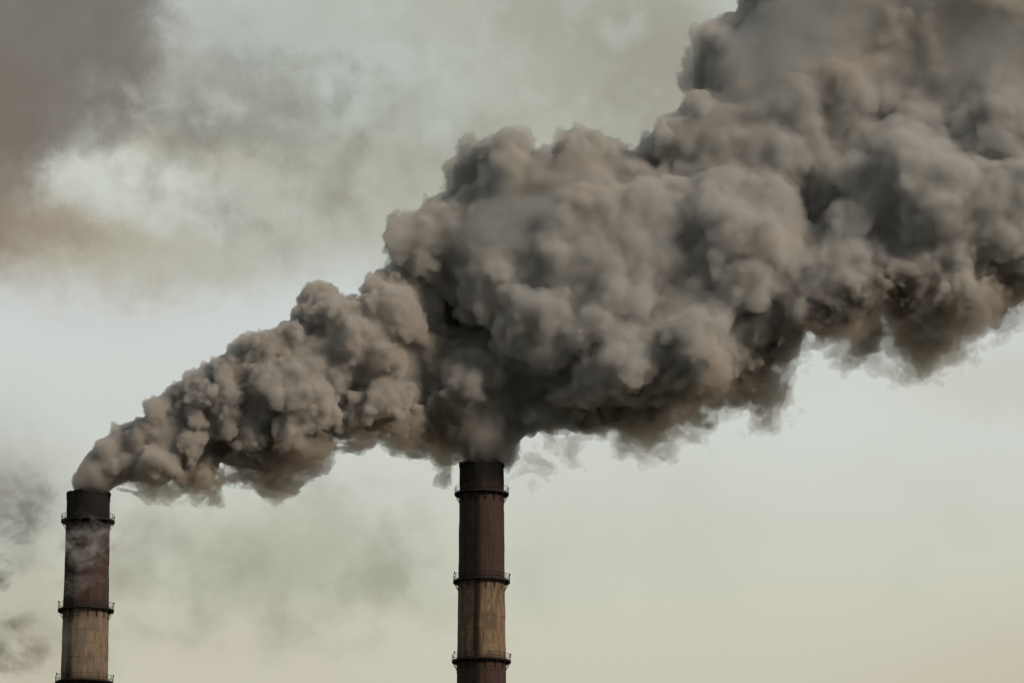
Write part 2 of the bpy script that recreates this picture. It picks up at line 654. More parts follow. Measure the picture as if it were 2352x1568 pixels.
chimney(203.5, 1133, [(1133, 98), (1200, 99.5), (1403, 104.5), (1568, 108.5)], [1198, 1402, 1568], [122, 128, 133],
        'left smokestack, blackened mouth, dull red upper band half veiled by pale steam', 3, R(-36), 13.0, ((-1.25, 0.25), (1.9, 0.2)))
chimney(1106.5, 1066, [(1066, 101), (1140, 102.5), (1337, 107), (1568, 113.5)], [1135, 1336, 1519], [124, 130, 135],
        'central smokestack with warm sunlit concrete band between two railed platforms', 11, R(-11), 7.0, ((-0.95, 0.2), (0.62, 0.4), (2.3, 0.3)))


# ---------------------------------------------------------------- smoke
# Each plume is a closed billowing hull of fine smoke: a distance field on a grid, built from a body, rounded
# lobes on lobes, hollows and turbulence, then contoured; the smoke itself is a real scattering medium inside.
def hermite_basis(n, vox, lat, m):
    """B-spline interpolation matrix n x m from a lattice of spacing lat."""
    t = np.arange(n) * vox / lat
    i = np.floor(t).astype(int)
    f = (t - i).astype(np.float32)
    A = np.zeros((n, m), np.float32)
    w = [(1 - f) ** 3 / 6, (3 * f ** 3 - 6 * f ** 2 + 4) / 6, (-3 * f ** 3 + 3 * f ** 2 + 3 * f + 1) / 6, f ** 3 / 6]
    for k in range(4):
        A[np.arange(n), np.minimum(i + k, m - 1)] += w[k]
    return A


def smooth_noise(rng, shape, vox, lat, stretch=(1, 1, 1)):
    ms = [int(math.ceil(n * vox / (lat * s))) + 4 for n, s in zip(shape, stretch)]
    Rn = rng.standard_normal(ms).astype(np.float32) * 2.1
    Ax, Ay, Az = [hermite_basis(n, vox, lat * s, m) for n, m, s in zip(shape, ms, stretch)]
    B = np.tensordot(Ax, Rn, (1, 0))
    B = np.matmul(Ay[None], B)
    return np.matmul(B, Az.T[None])


def upsample(G, n_out, v_in, v_out):
    for ax in range(3):
        t = np.minimum(np.arange(n_out[ax]) * v_out / v_in, G.shape[ax] - 1.001)
        i = np.floor(t).astype(int)
        sh = [1, 1, 1]
        sh[ax] = -1
        f = (t - i).astype(np.float32).reshape(sh)
        G = np.take(G, i, axis=ax) * (1 - f) + np.take(G, i + 1, axis=ax) * f
    return G


def warp(F, disp, vox):
    """Carry the field along a displacement (three arrays in metres), trilinear."""
    out = np.empty_like(F)
    nx, ny, nz = F.shape
    jy = np.arange(ny, dtype=np.float32)[None, :, None]
    kz = np.arange(nz, dtype=np.float32)[None, None, :]
    Ff = F.ravel()
    for a in range(0, nx, 24):
        b = min(nx, a + 24)
        x = np.clip(np.arange(a, b, dtype=np.float32)[:, None, None] + disp[0][a:b] / vox, 0, nx - 1.001)
        y = np.clip(jy + disp[1][a:b] / vox, 0, ny - 1.001)
        z = np.clip(kz + disp[2][a:b] / vox, 0, nz - 1.001)
        i, j, k = x.astype(np.int32), y.astype(np.int32), z.astype(np.int32)
        x -= i
        y -= j
        z -= k
        q = (i * ny + j) * nz + k
        r0 = (Ff[q] * (1 - z) + Ff[q + 1] * z) * (1 - y) + (Ff[q + nz] * (1 - z) + Ff[q + nz + 1] * z) * y
        q += ny * nz
        r1 = (Ff[q] * (1 - z) + Ff[q + 1] * z) * (1 - y) + (Ff[q + nz] * (1 - z) + Ff[q + nz + 1] * z) * y
        out[a:b] = r0 * (1 - x) + r1 * x
    return out


def stamp(F, org, vox, c, r, k, sub=False):
    """Smooth union (or subtraction) of a ball into the field."""
    e = r + 2.5 * k + vox
    lo = [max(0, int((c[a] - e - org[a]) / vox)) for a in range(3)]
    hi = [min(F.shape[a], int((c[a] + e - org[a]) / vox) + 2) for a in range(3)]
    if any(h <= l for h, l in zip(hi, lo)):
        return
    ax = [(org[a] + np.arange(lo[a], hi[a]) * vox - c[a]).astype(np.float32) for a in range(3)]
    d = np.sqrt(ax[0][:, None, None] ** 2 + ax[1][None, :, None] ** 2 + ax[2][None, None, :] ** 2) - r
    S = F[lo[0]:hi[0], lo[1]:hi[1], lo[2]:hi[2]]
    if sub:
        h = np.clip(0.5 + 0.5 * (S + d) / k, 0, 1)      # max(S, -d)
        S[...] = S * h + (-d) * (1 - h) + k * h * (1 - h)
    else:
        h = np.clip(0.5 + 0.5 * (S - d) / k, 0, 1)      # min(S, d)
        S[...] = S * (1 - h) + d * h - k * h * (1 - h)


def contour(F, org, vox):
    """Surface nets of the zero level."""
    F[0], F[-1], F[:, 0], F[:, -1], F[:, :, 0], F[:, :, -1] = (1,) * 6
    inside = F < 0
    nx, ny, nz = F.shape
    cnt = np.zeros((nx - 1, ny - 1, nz - 1), np.uint8)
    for a in (0, 1):
        for b in (0, 1):
            for c in (0, 1):
                cnt += inside[a:nx - 1 + a, b:ny - 1 + b, c:nz - 1 + c]
    act = (cnt > 0) & (cnt < 8)
    I, J, K = np.nonzero(act)
    idx = np.full(act.shape, -1, np.int32)
    idx[I, J, K] = np.arange(len(I))
    P = np.zeros((len(I), 3), np.float32)
    W = np.zeros(len(I), np.float32)
    cor = {}
    for a in (0, 1):
        for b in (0, 1):
            for c in (0, 1):
                cor[a, b, c] = F[I + a, J + b, K + c]
    for axn in range(3):
        for u in (0, 1):
            for w in (0, 1):
                p0 = [u, w]
                p0.insert(axn, 0)
                p1 = [u, w]
                p1.insert(axn, 1)
                f0, f1 = cor[tuple(p0)], cor[tuple(p1)]
                m = (f0 < 0) != (f1 < 0)
                t = np.where(m, f0 / np.where(m, f0 - f1, 1), 0)
                q = np.tile(np.array(p0, np.float32), (len(I), 1))
                q[:, axn] = t
                P += q * m[:, None]
                W += m
    P /= W[:, None]
    V = (np.stack([I, J, K], 1) + P) * vox + np.array(org, np.float32)
    faces = []
    for axn in range(3):
        sl0 = [slice(None)] * 3
        sl1 = [slice(None)] * 3
        sl0[axn] = slice(0, -1)
        sl1[axn] = slice(1, None)
        A, B = inside[tuple(sl0)], inside[tuple(sl1)]
        ch = A != B
        e = np.stack(np.nonzero(ch), 1)
        ok = np.ones(len(e), bool)
        o1, o2 = [k for k in range(3) if k != axn]
        ok &= (e[:, o1] > 0) & (e[:, o2] > 0) & (e[:, o1] < F.shape[o1] - 1) & (e[:, o2] < F.shape[o2] - 1)
        e = e[ok]
        flip = A[tuple(e.T)]
        q = []
        for du, dv in ((1, 1), (0, 1), (0, 0), (1, 0)):
            c = e.copy()
            c[:, o1] -= du
            c[:, o2] -= dv
            q.append(idx[c[:, 0], c[:, 1], c[:, 2]])
        q = np.stack(q, 1)
        if axn == 1:
            flip = ~flip
        q[~flip] = q[~flip][:, ::-1]
        faces.append(q)
    return V, np.concatenate(faces)


def poly_field(poly, org, vox, nx, nz):
    """Signed distance to a closed outline given in metres (x, z); negative inside. Coarse grid nx x nz."""
    X = org[0] + np.arange(nx) * vox
    Z = org[2] + np.arange(nz) * vox
    gx, gz = np.meshgrid(X, Z, indexing='ij')
    d = np.full(gx.shape, 1e9)
    ins = np.zeros(gx.shape, bool)
    n = len(poly)
    for i in range(n):
        ax_, az_ = poly[i]
        bx, bz = poly[(i + 1) % n]
        ex, ez = bx - ax_, bz - az_
        t = np.clip(((gx - ax_) * ex + (gz - az_) * ez) / (ex * ex + ez * ez + 1e-9), 0, 1)
        d = np.minimum(d, np.hypot(gx - ax_ - t * ex, gz - az_ - t * ez))
        c = ((az_ > gz) != (bz > gz)) & (gx < ex * (gz - az_) / (ez + 1e-12) + ax_)
        ins ^= c
    return np.where(ins, -d, d).astype(np.float32)


MPP = D / FPX


def smoke_material(name, density, albedo, aniso):
    m = bpy.data.materials.new(name)
    m.use_nodes = True
    t = m.node_tree
    t.nodes.clear()
    sc_ = t.nodes.new('ShaderNodeVolumeScatter')
    sc_.inputs['Color'].default_value = albedo + (1,)
    sc_.inputs['Density'].default_value = density
    sc_.inputs['Anisotropy'].default_value = aniso
    ab = t.nodes.new('ShaderNodeVolumeAbsorption')
    ab.inputs['Color'].default_value = albedo + (1,)
    ab.inputs['Density'].default_value = density
    ad = t.nodes.new('ShaderNodeAddShader')
    o = t.nodes.new('ShaderNodeOutputMaterial')
    t.links.new(sc_.outputs[0], ad.inputs[0])
    t.links.new(ab.outputs[0], ad.inputs[1])
    t.links.new(ad.outputs[0], o.inputs['Volume'])
    return m


def plume(name, outline, stack_px, vox, Rfun, yfun, lobes, hollows, rnd_levels, seed, noise_levels, warps, late_levels, bottom_fray, halves, calm=None, wisps=(), ys=0.42, clip=0.35, fringe=0.45, soot=(), relief=(), tear=1.0):
    rng = np.random.default_rng(seed)
    pm = [(at(x, y).x, at(x, y).z) for x, y in outline]
    xs, zs = [p[0] for p in pm], [p[1] for p in pm]
    stack = at(*stack_px)
    cv = 1.0
    pad = 7.0
    org = (min(xs) - pad, D - halves[0], min(zs) - pad)
    ext = (max(xs) - min(xs) + 2 * pad, halves[0] + halves[1], max(zs) - min(zs) + 2 * pad)
    nc = [int(e / cv) + 2 for e in ext]
    P2 = poly_field(pm, org, cv / 2, nc[0] * 2, nc[2] * 2)[::2, ::2]
    X = org[0] + np.arange(nc[0]) * cv
    Y = org[1] + np.arange(nc[1]) * cv
    Z = org[2] + np.arange(nc[2]) * cv
    gx, gz = np.meshgrid(X, Z, indexing='ij')
    dist = np.hypot(gx - stack.x, gz - stack.z)
    Rl = Rfun(dist, gx, gz).astype(np.float32)
    yc = yfun(dist, gx, gz).astype(np.float32)
    P2s = P2 + 0.025 * Rl
    dd = np.minimum(-P2s, Rl)
    ysl = (ys + (1 - ys) * np.exp(-dist / 14.0)).astype(np.float32)      # round at the mouth, flatter downwind
    rel = np.zeros(gx.shape, np.float32)
    for (px, py, rp, amp) in relief:
        p = at(px, py, D - 10)
        rel += amp * np.exp(-((gx - p.x) ** 2 + (gz - p.z) ** 2) / (rp * MPP) ** 2)
    rel = np.maximum(rel, -0.75 * ysl * Rl)
    yy = Y[None, :, None] - D - yc[:, None, :]
    yy = np.where(yy < 0, np.minimum(yy + rel[:, None, :], 0) if len(relief) else yy, yy)      # broad swells and troughs of the near side
    F = np.sqrt((Rl - dd)[:, None, :] ** 2 + (yy / ysl[:, None, :]) ** 2) - Rl[:, None, :]
    nf = [int(e / vox) for e in ext]
    F = upsample(F.astype(np.float32), nf, cv, vox)
    F0 = F.copy()
    print(name, 'grid', nf, round(time.time() - T0, 1))

    def loc2d(A, x, z):
        i = np.clip(((x - org[0]) / cv).astype(int), 0, nc[0] - 1)
        k = np.clip(((z - org[2]) / cv).astype(int), 0, nc[2] - 1)
        return A[i, k]

    def front(x, z):
        """depth of the nearest surface to the camera at (x, z)"""
        i = int(np.clip((x - org[0]) / vox, 0, nf[0] - 1))
        k = int(np.clip((z - org[2]) / vox, 0, nf[2] - 1))
        col = F[i, :, k]
        w = np.nonzero(col < 0)[0]
        return org[1] + w[0] * vox if len(w) else None
    for (px, py, rp, push) in lobes:
        p = at(px, py)
        r = rp * D / FPX
        y = front(p.x, p.z)
        if y is None:
            continue
        p = at(px, py, y)
        stamp(F, org, vox, (p.x, y + r * (0.68 - push), p.z), r, r * 0.32)
    for (px, py, rp, push) in hollows:
        p = at(px, py)
        r = rp * D / FPX
        y = front(p.x, p.z)
        if y is None:
            continue
        p = at(px, py, y)
        stamp(F, org, vox, (p.x, y - r * (0.5 - push), p.z), r, r * 0.5, True)
    def grow(n, fr0, fr1, embed, ksm):
        # seats on the present surface
        S = F[::2, ::2, ::2]
        cand = np.stack(np.nonzero(np.abs(S) < vox * 1.2), 1)
        sel = cand[rng.integers(0, len(cand), n)]
        C = sel * 2 * vox + np.array(org) + rng.uniform(-vox, vox, (n, 3))
        rl = loc2d(Rl, C[:, 0], C[:, 2])
        pd = -loc2d(P2, C[:, 0], C[:, 2])
        rad = rl * rng.uniform(fr0, fr1, n) ** 1.0
        base = np.array([stack.x, D, stack.z])
        # surface normal from the field
        I = np.clip(sel * 2, 2, np.array(nf) - 3)
        g = np.stack([F[I[:, 0] + 2, I[:, 1], I[:, 2]] - F[I[:, 0] - 2, I[:, 1], I[:, 2]],
                      F[I[:, 0], I[:, 1] + 2, I[:, 2]] - F[I[:, 0], I[:, 1] - 2, I[:, 2]],
                      F[I[:, 0], I[:, 1], I[:, 2] + 2] - F[I[:, 0], I[:, 1], I[:, 2] - 2]], 1)
        g /= np.linalg.norm(g, axis=1)[:, None] + 1e-6
        cm = (calm(C[:, 0], C[:, 2]) if calm else np.zeros(n)) * np.clip((pd - 1.5) / 4, 0, 1)
        for q in range(n):
            if rng.random() < cm[q]:
                continue
            if math.dist(C[q], base) < 4.6 + rad[q] and C[q, 2] < stack.z + 1.5:
                continue
            r = rad[q]
            # keep within reach of the outline
            c = C[q] - g[q] * r * embed
            stamp(F, org, vox, c, r, max(r * ksm, vox * 0.5))

    for lv in rnd_levels:
        grow(*lv)
    print(name, 'lobes', round(time.time() - T0, 1))
    # turbulence; stronger where the underside frays
    Zf = (org[2] + np.arange(nf[2]) * vox).astype(np.float32)
    Xf = (org[0] + np.arange(nf[0]) * vox).astype(np.float32)
    fray = bottom_fray(Xf, Zf)[:, None, :].astype(np.float32)
    near = np.clip((np.sqrt((Xf[:, None, None] - stack.x) ** 2 + (Zf[None, None, :] - stack.z) ** 2) - 3.5) / 8.0, 0.15, 1).astype(np.float32)
    for (lat, amp, fr) in warps:
        dsp = [smooth_noise(rng, nf, vox, lat) * near * (amp + fr * fray) for _ in range(3)]
        F = warp(F, dsp, vox)
    F = warp(F, [smooth_noise(rng, nf, vox, 3.8) * near * 0.6 * tear for _ in range(3)], vox)
    P2f = upsample(P2[:, None, :].repeat(2, 1), [nf[0], 1, nf[2]], cv, vox)[:, 0]
    C2 = (P2f + clip)[:, None, :]
    h = np.clip(0.5 + 0.5 * (F - C2) / 1.5, 0, 1)
    F = F * h + C2 * (1 - h) + 1.5 * h * (1 - h)
    for lv in late_levels:
        grow(*lv)
    F = warp(F, [smooth_noise(rng, nf, vox, 1.7) * near * 0.38 * tear for _ in range(3)], vox)
    G = F.copy()
    cw = calm(gx, gz) * np.clip((-P2 - 2.5) / 9, 0, 1)
    W = upsample(cw.astype(np.float32)[:, None, :].repeat(2, 1), [nf[0], 1, nf[2]], cv, vox)[:, 0][:, None, :]
    # sooty column, plus darker smoke painting shade into folds and undersides, always inside it
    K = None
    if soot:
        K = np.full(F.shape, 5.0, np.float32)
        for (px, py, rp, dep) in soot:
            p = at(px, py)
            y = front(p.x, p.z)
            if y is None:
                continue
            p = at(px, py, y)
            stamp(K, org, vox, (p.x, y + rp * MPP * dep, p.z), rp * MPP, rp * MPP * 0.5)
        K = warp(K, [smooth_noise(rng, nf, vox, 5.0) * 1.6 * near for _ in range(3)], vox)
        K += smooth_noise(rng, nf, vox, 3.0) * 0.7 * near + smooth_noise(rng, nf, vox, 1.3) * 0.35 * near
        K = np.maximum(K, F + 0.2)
    for (px, py, rp, dy) in wisps:
        p = at(px, py)
        stamp(G, org, vox, (p.x, D + dy, p.z), rp * MPP, rp * MPP * 0.3)
    for (lat, amp, ridged, fr) in noise_levels:
        nz_ = smooth_noise(rng, nf, vox, lat)
        if ridged:
            nz_ = 0.55 - np.abs(nz_)
        F += nz_ * near * (amp + fr * fray)
        G += nz_ * near * (amp + fr * fray)
    # the fringe is pulled about on its own
    G = warp(G, [smooth_noise(rng, nf, vox, 3.0) * near * (0.25 + 1.0 * fray) + smooth_noise(rng, nf, vox, 1.4) * near * (0.1 + 0.5 * fray) for _ in range(3)], vox)
    # trailing filaments along the frayed underside
    for lat, reach, wid in ((3.6, 3.8, 0.32), (2.2, 3.2, 0.38), (1.2, 2.6, 0.46)):
        n1 = smooth_noise(rng, nf, vox, lat, (1.5, 1, 1))
        n2 = smooth_noise(rng, nf, vox, lat, (1.5, 1, 1))
        T = (np.sqrt(n1 * n1 + n2 * n2) - wid * (0.25 + fray)) * lat * 0.5
        T = np.maximum(T, F - reach * near * fray)
        G = np.minimum(G, T)
    del nz_, n1, n2, T
    # the mouth of the stack stays a clean neck and nothing sinks into the shaft
    r2 = np.sqrt((Xf[:, None] - stack.x) ** 2 + (np.arange(nf[1]) * vox + org[1] - D)[None, :] ** 2)
    k1 = int((stack.z - org[2]) / vox)
    if 0 < k1 < nf[2]:
        m = r2 < 5.4
        for A in (F, G):
            blk = A[:, :, :k1]
            blk[m] = np.maximum(blk[m], 1.5)
    G -= fringe * fray * near - 0.1
    return F, G, W, K, F0, org, vox, rng


def add_hull(name, F, org, vox, mat, parent=None, iso=0.0):
    G = F - iso if iso else F.copy()
    V, Q = contour(G, org, vox)
    print(name, 'faces', len(Q), round(time.time() - T0, 1))
    me = np_mesh(name, V, Q)
    return link(name, me, mat, parent)


LEFT = [(163, 1140), (160, 1120), (165, 1090), (180, 1060), (205, 1030), (225, 1000), (262, 975), (300, 958), (325, 948), (340, 918), (375, 902), (390, 888),
        (420, 870), (450, 862), (470, 838), (510, 830), (525, 798), (550, 791), (590, 795), (640, 758), (652, 738), (690, 712), (690, 682), (720, 668), (765, 666),
        (785, 690), (805, 698), (835, 672), (855, 645), (895, 618), (960, 610), (1060, 620), (1170, 680), (1230, 780), (1220, 900), (1120, 980), (1020, 1000), (975, 990), (940, 1010),
        (900, 985), (860, 985), (820, 1005), (760, 1002), (716, 1030), (734, 1060), (690, 1062), (660, 1085), (628, 1108), (595, 1082), (545, 1072), (500, 1084),
        (480, 1126), (425, 1120), (360, 1116), (300, 1112), (264, 1126), (250, 1142)]
LEFT_LOBES = [(470, 920, 32, .2), (548, 860, 40, .2), (440, 965, 30, .2), (560, 990, 26, .3), (520, 940, 40, .2), (650, 830, 55, .2), (705, 900, 60, .1), (620, 885, 45, .2),
              (780, 770, 60, .1), (730, 715, 42, .1), (860, 810, 70, .15), (905, 720, 60, .15), (360, 945, 32, .2), (300, 1010, 34, .2), (350, 1050, 34, .3), (250, 1040, 30, .1),
              (215, 1085, 22, .0), (430, 1020, 28, .3), (690, 960, 45, .0), (600, 1040, 45, .0), (455, 1095, 30, .0), (970, 800, 60, .1), (880, 900, 55, .1), (790, 850, 50, .2)]
LEFT_HOLLOWS = [(580, 950, 30, .0), (660, 1000, 40, .1), (400, 1070, 22, 0), (620, 940, 25, 0), (500, 880, 14, 0), (800, 940, 35, 0), (960, 900, 40, .1), (500, 1050, 26, .1), (420, 890, 12, 0)]
CENTRE = [(1066, 1085), (1060, 1060), (1052, 1038), (1030, 1005), (985, 985), (960, 940), (955, 880), (1000, 830), (1040, 780), (1010, 710), (950, 650), (900, 612), (896, 575), (900, 515), (950, 508), (970, 490), (968, 465), (1005, 447), (1022, 430),
          (1008, 412), (1030, 375), (1036, 325), (1065, 303), (1090, 318), (1104, 340), (1130, 342), (1160, 322), (1205, 322), (1228, 350), (1252, 368), (1290, 330), (1340, 314), (1380, 314),
          (1430, 326), (1455, 352), (1478, 350), (1490, 322), (1518, 286), (1555, 256), (1574, 230), (1568, 180), (1572, 130), (1568, 80), (1600, 48), (1625, 26), (1665, 4), (1700, -30),
          (1800, -90), (1950, -170), (2200, -260), (2560, -330), (2560, 640), (2400, 690), (2352, 712), (2300, 730), (2250, 726), (2222, 765), (2180, 758), (2150, 796), (2125, 826), (2098, 800), (2072, 750), (2035, 722),
          (2000, 750), (1955, 778), (1925, 796), (1880, 798), (1850, 776), (1825, 802), (1790, 845), (1782, 890), (1768, 925), (1760, 965), (1738, 945), (1700, 915), (1660, 915), (1620, 948),
          (1580, 980), (1530, 1010), (1470, 1024), (1400, 1020), (1350, 1034), (1290, 1032), (1250, 1056), (1205, 1070), (1180, 1100), (1162, 1100), (1150, 1085)]
CENTRE_LOBES = [(1130, 640, 60, .1), (1210, 700, 62, .2), (1290, 590, 60, .0), (1385, 640, 70, .15), (1470, 560, 80, .1), (1590, 680, 55, .3), (1605, 765, 48, .3), (1500, 745, 50, .1),
                (1340, 740, 60, .1), (1430, 850, 60, .1), (1330, 890, 42, .0), (1560, 890, 45, .0), (1665, 640, 50, .1), (1725, 560, 70, .1), (1785, 480, 60, .1), (1690, 450, 60, .0),
                (2130, 410, 95, .2), (2245, 430, 70, .15), (2335, 460, 60, .1), (2185, 540, 60, .1), (1995, 635, 75, .2), (2120, 610, 55, .1), (2210, 625, 50, .1), (1880, 600, 60, .0),
                (2060, 350, 70, .1), (1650, 850, 50, .0), (1235, 790, 42, .1), (1900, 700, 60, .0), (2290, 560, 60, .0), (1990, 500, 60, .0), (2330, 330, 80, .0), (1800, 350, 90, -.1), (1990, 200, 110, -.1),
                (1750, 180, 120, -.2), (2200, 150, 120, -.2), (1120, 480, 110, -.3), (1300, 450, 110, -.3), (1560, 420, 100, -.3)]
CENTRE_HOLLOWS = [(1200, 860, 70, -.1), (1120, 745, 42, -.05), (1265, 940, 50, -.05), (1410, 790, 30, -.1), (1520, 665, 28, -.05), (1880, 440, 50, -.1), (1070, 700, 30, .0), (2100, 690, 45, -.1), (1760, 650, 50, -.1),
                  (1180, 950, 55, -.1), (1700, 720, 50, -.1), (1940, 400, 40, -.1), (2080, 560, 30, -.05), (2290, 640, 55, -.1), (1400, 940, 45, -.1), (1000, 900, 50, 0)]


def raise_underside(poly, first, last, dy):
    a, b = poly.index(first), poly.index(last)
    return [(x, y - dy) if a <= i <= b else (x, y) for i, (x, y) in enumerate(poly)]


LEFT = raise_underside(LEFT, (860, 985), (545, 1072), 2)
CENTRE = raise_underside(raise_underside(CENTRE, (2400, 690), (1850, 776), 8), (1660, 915), (1250, 1056), 26)


def left_fray(X, Z):
    zb = np.interp(X, [at(x, 1000).x for x in (160, 400, 600, 900, 1100)], [at(1000, y).z for y in (1140, 1130, 1090, 1000, 1000)])
    return np.clip(1 - (Z[None, :] - zb[:, None]) / 5.0, 0, 1)


def centre_fray(X, Z):
    zb = np.interp(X, [at(x, 1000).x for x in (1000, 1200, 1500, 1780, 2000, 2352)], [at(1000, y).z for y in (1080, 1090, 1030, 900, 790, 720)])
    return np.clip(1 - (Z[None, :] - zb[:, None]) / 9.0, 0, 1)


def centre_calm(x, z):
    """chance that a small lobe is missing: the upper left flank is smooth"""
    px = 1176 + x / MPP
    py = 1130 - (z - at(1176, 1130).z) / MPP
    u = ((px - 1050) * -520 + (py - 640) * -900) / 1039
    v = (330 - py) / 260 * np.clip((px - 1450) / 200, 0, 1)
    return np.clip(np.maximum((u + 70) / 130, v), 0.34, 0.9)


def add_plume(P, mats, core, soft, soot_shade_mat, label):
    F, G, W, K, F0, org, vox, rng = P
    o = add_hull('smoke_plume', F, org, vox, mats[0])
    tag(o, label, 'smoke plume', 'smoke plumes from the chimneys')
    add_hull('dense_core', F, org, vox, mats[1], o, core)
    add_hull('thin_fringe', G, org, vox, mats[2], o)
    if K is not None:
        add_hull('soot_and_shade_core', K, org, vox, soot_shade_mat, o)  # dark-coloured smoke: soot of the column and painted-in shade
    for off, lat, amp, mat in soft:
        W1 = np.clip((W - 0.3) / 0.6, 0, 1) * 0.6
        H = F * (1 - W1) + (F0 - 0.8) * W1 - off * np.clip(W, 0, 1) + smooth_noise(rng, F.shape, vox, lat) * amp * np.clip(W, 0, 1) + 0.12
        add_hull('soft_haze', H, org, vox, mat, o)
    return o


LV = 0.22
PL = plume('left', LEFT, (204, 1133), LV,
                   lambda d, x, z: np.clip(4.0 + 0.22 * d, 4.0, 15.0), lambda d, x, z: 15.0 * np.clip((x - at(900, 1000).x) / 14.0, 0, 1) ** 1.5,
                   LEFT_LOBES, LEFT_HOLLOWS, [(300, .18, .36, .45, .15), (900, .08, .18, .4, .15), (1500, .035, .08, .35, .15)], 5,
                   [(2.2, .30, False, .3), (1.3, .20, True, .3), (0.75, .15, True, .4)], [(8, .9, .5), (3.2, .5, .7), (1.4, .15, .4)], [(2600, .03, .09, .58, .25), (12000, .014, .04, .32, .16)], left_fray, (19, 24), fringe=0.2, tear=0.4, calm= lambda x, z: np.clip(0.05 + (x - at(480, 1000).x) / 40.0, 0.05, 0.85),
                   soot=[(440, 1085, 36, .4), (500, 1060, 36, .4), (560, 1060, 44, .4), (620, 1070, 44, .4), (640, 1030, 50, .4), (820, 980, 44, .4), (690, 1040, 36, .4), (650, 970, 34, .6), (740, 1000, 40, .5), (920, 930, 60, .5), (350, 1105, 22, .5)],  # darker smoke balls that paint shade along the underside and in folds
                   relief=[(470, 900, 50, 2.5), (560, 860, 60, 2), (690, 860, 80, 4), (800, 760, 80, 4), (360, 1000, 50, 1.5), (900, 700, 80, 3), (600, 985, 50, -3), (480, 1060, 60, -2.5), (640, 1050, 70, -4), (840, 930, 70, -3.5)],
                   wisps=[(625, 1112, 16, 0), (560, 1088, 16, 1), (728, 1066, 12, 0), (1000, 1030, 26, 4), (1010, 1060, 28, 4), (1025, 1088, 20, 3), (940, 1000, 22, 4)])
add_plume(PL, [smoke_material('grey_smoke', 0.55, (0.890, 0.900, 0.904), 0.2), smoke_material('grey_smoke_core', 0.9, (0.85, 0.854, 0.852), 0.2), smoke_material('grey_smoke_fringe', 0.40, (0.88, 0.83, 0.77), 0.5)],
          -0.8, [(1.6, 4.0, 0.6, smoke_material('grey_haze', 0.30, (0.89, 0.90, 0.90), 0.1))], smoke_material('soot', 0.9, (0.72, 0.69, 0.66), 0.2),  # last material: darker smoke colour standing in for underside shade
          'grey billowing smoke streaming up and rightward from the left smokestack')
del PL
CV_ = 0.30
PC = plume('centre', CENTRE, (1106, 1066), CV_,
                   lambda d, x, z: np.clip(4.5 + 0.62 * d, 4.5, 26.0), lambda d, x, z: 0.0 * d,
                   CENTRE_LOBES, CENTRE_HOLLOWS, [(150, .15, .34, .55, .3), (420, .07, .17, .5, .3), (500, .035, .08, .45, .3)], 9,
                   [(3.4, .55, False, .9), (1.6, .40, True, 1.2), (0.9, .24, True, .8)], [(14, 2.2, .5), (5.5, 1.5, .8), (2.4, .6, .7)], [(1600, .03, .09, .55, .3), (14000, .012, .034, .34, .18)], centre_fray, (33, 18), centre_calm,
                   soot=[(1106, 1040, 52, .1), (1100, 985, 66, .1), (1060, 930, 70, .2), (1160, 930, 80, .3), (1230, 880, 74, .2), (1180, 850, 50, .2), (1110, 850, 60, .4), (1300, 960, 60, .5), (1060, 770, 45, .4), (1130, 770, 36, .4),  # sooty neck and column, then shade painted into pockets and underside
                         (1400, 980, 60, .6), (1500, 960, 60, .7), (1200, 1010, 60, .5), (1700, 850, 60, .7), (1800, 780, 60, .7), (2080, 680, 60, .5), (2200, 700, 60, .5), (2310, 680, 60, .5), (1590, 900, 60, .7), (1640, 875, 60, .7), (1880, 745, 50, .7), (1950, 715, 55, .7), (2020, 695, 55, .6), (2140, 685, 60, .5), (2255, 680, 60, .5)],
                   relief=[(1210, 680, 90, 5), (1390, 640, 95, 6), (1290, 560, 80, 3), (1600, 720, 80, 6), (1470, 850, 80, 5), (1700, 520, 90, 4), (2140, 420, 120, 6), (2300, 450, 80, 5), (1990, 640, 80, 7), (2200, 580, 70, 4),
                           (1180, 880, 95, -7), (1090, 760, 60, -8), (1010, 660, 50, -5), (1260, 930, 70, -6), (1880, 450, 60, -8), (1830, 560, 50, -5), (1740, 690, 60, -6), (2110, 690, 60, -6), (2290, 690, 70, -7),
                           (1700, 130, 170, -4), (2050, 120, 200, -5), (1520, 690, 30, -5), (1450, 980, 80, -3)],
                   wisps=[(1225, 1065, 28, 0), (1195, 1090, 20, 1), (1320, 1030, 24, 0), (1430, 1015, 22, 2), (1540, 1005, 24, -3), (1700, 925, 24, -2), (1650, 935, 26, 0), (1750, 935, 24, 0),
                          (1860, 790, 30, 0), (1920, 800, 30, 0), (2110, 805, 34, 0), (2090, 760, 36, 3), (2200, 765, 32, 0), (2300, 745, 32, 0), (1980, 765, 28, 4)])
add_plume(PC, [smoke_material('brown_smoke', 0.22, (0.872, 0.863, 0.846), 0.2), smoke_material('brown_smoke_core', 0.5, (0.835, 0.823, 0.802), 0.2), smoke_material('brown_smoke_fringe', 0.14, (0.90, 0.85, 0.78), 0.65)],
          -1.6, [(2.0, 3.5, 1.0, smoke_material('blue_haze', 0.20, (0.865, 0.88, 0.89), 0.1)), (3.4, 5.0, 1.5, smoke_material('blue_haze_outer', 0.16, (0.86, 0.885, 0.90), 0.1)),
                 (4.6, 8.0, 2.2, smoke_material('blue_haze_far', 0.10, (0.86, 0.89, 0.91), 0.1))], smoke_material('soot_and_shade_smoke', 0.9, (0.54, 0.53, 0.51), 0.2),  # last material: dark smoke for both the sooty column and painted shade
          'huge brownish grey smoke mass rising from the central smokestack across to the right')
del PC


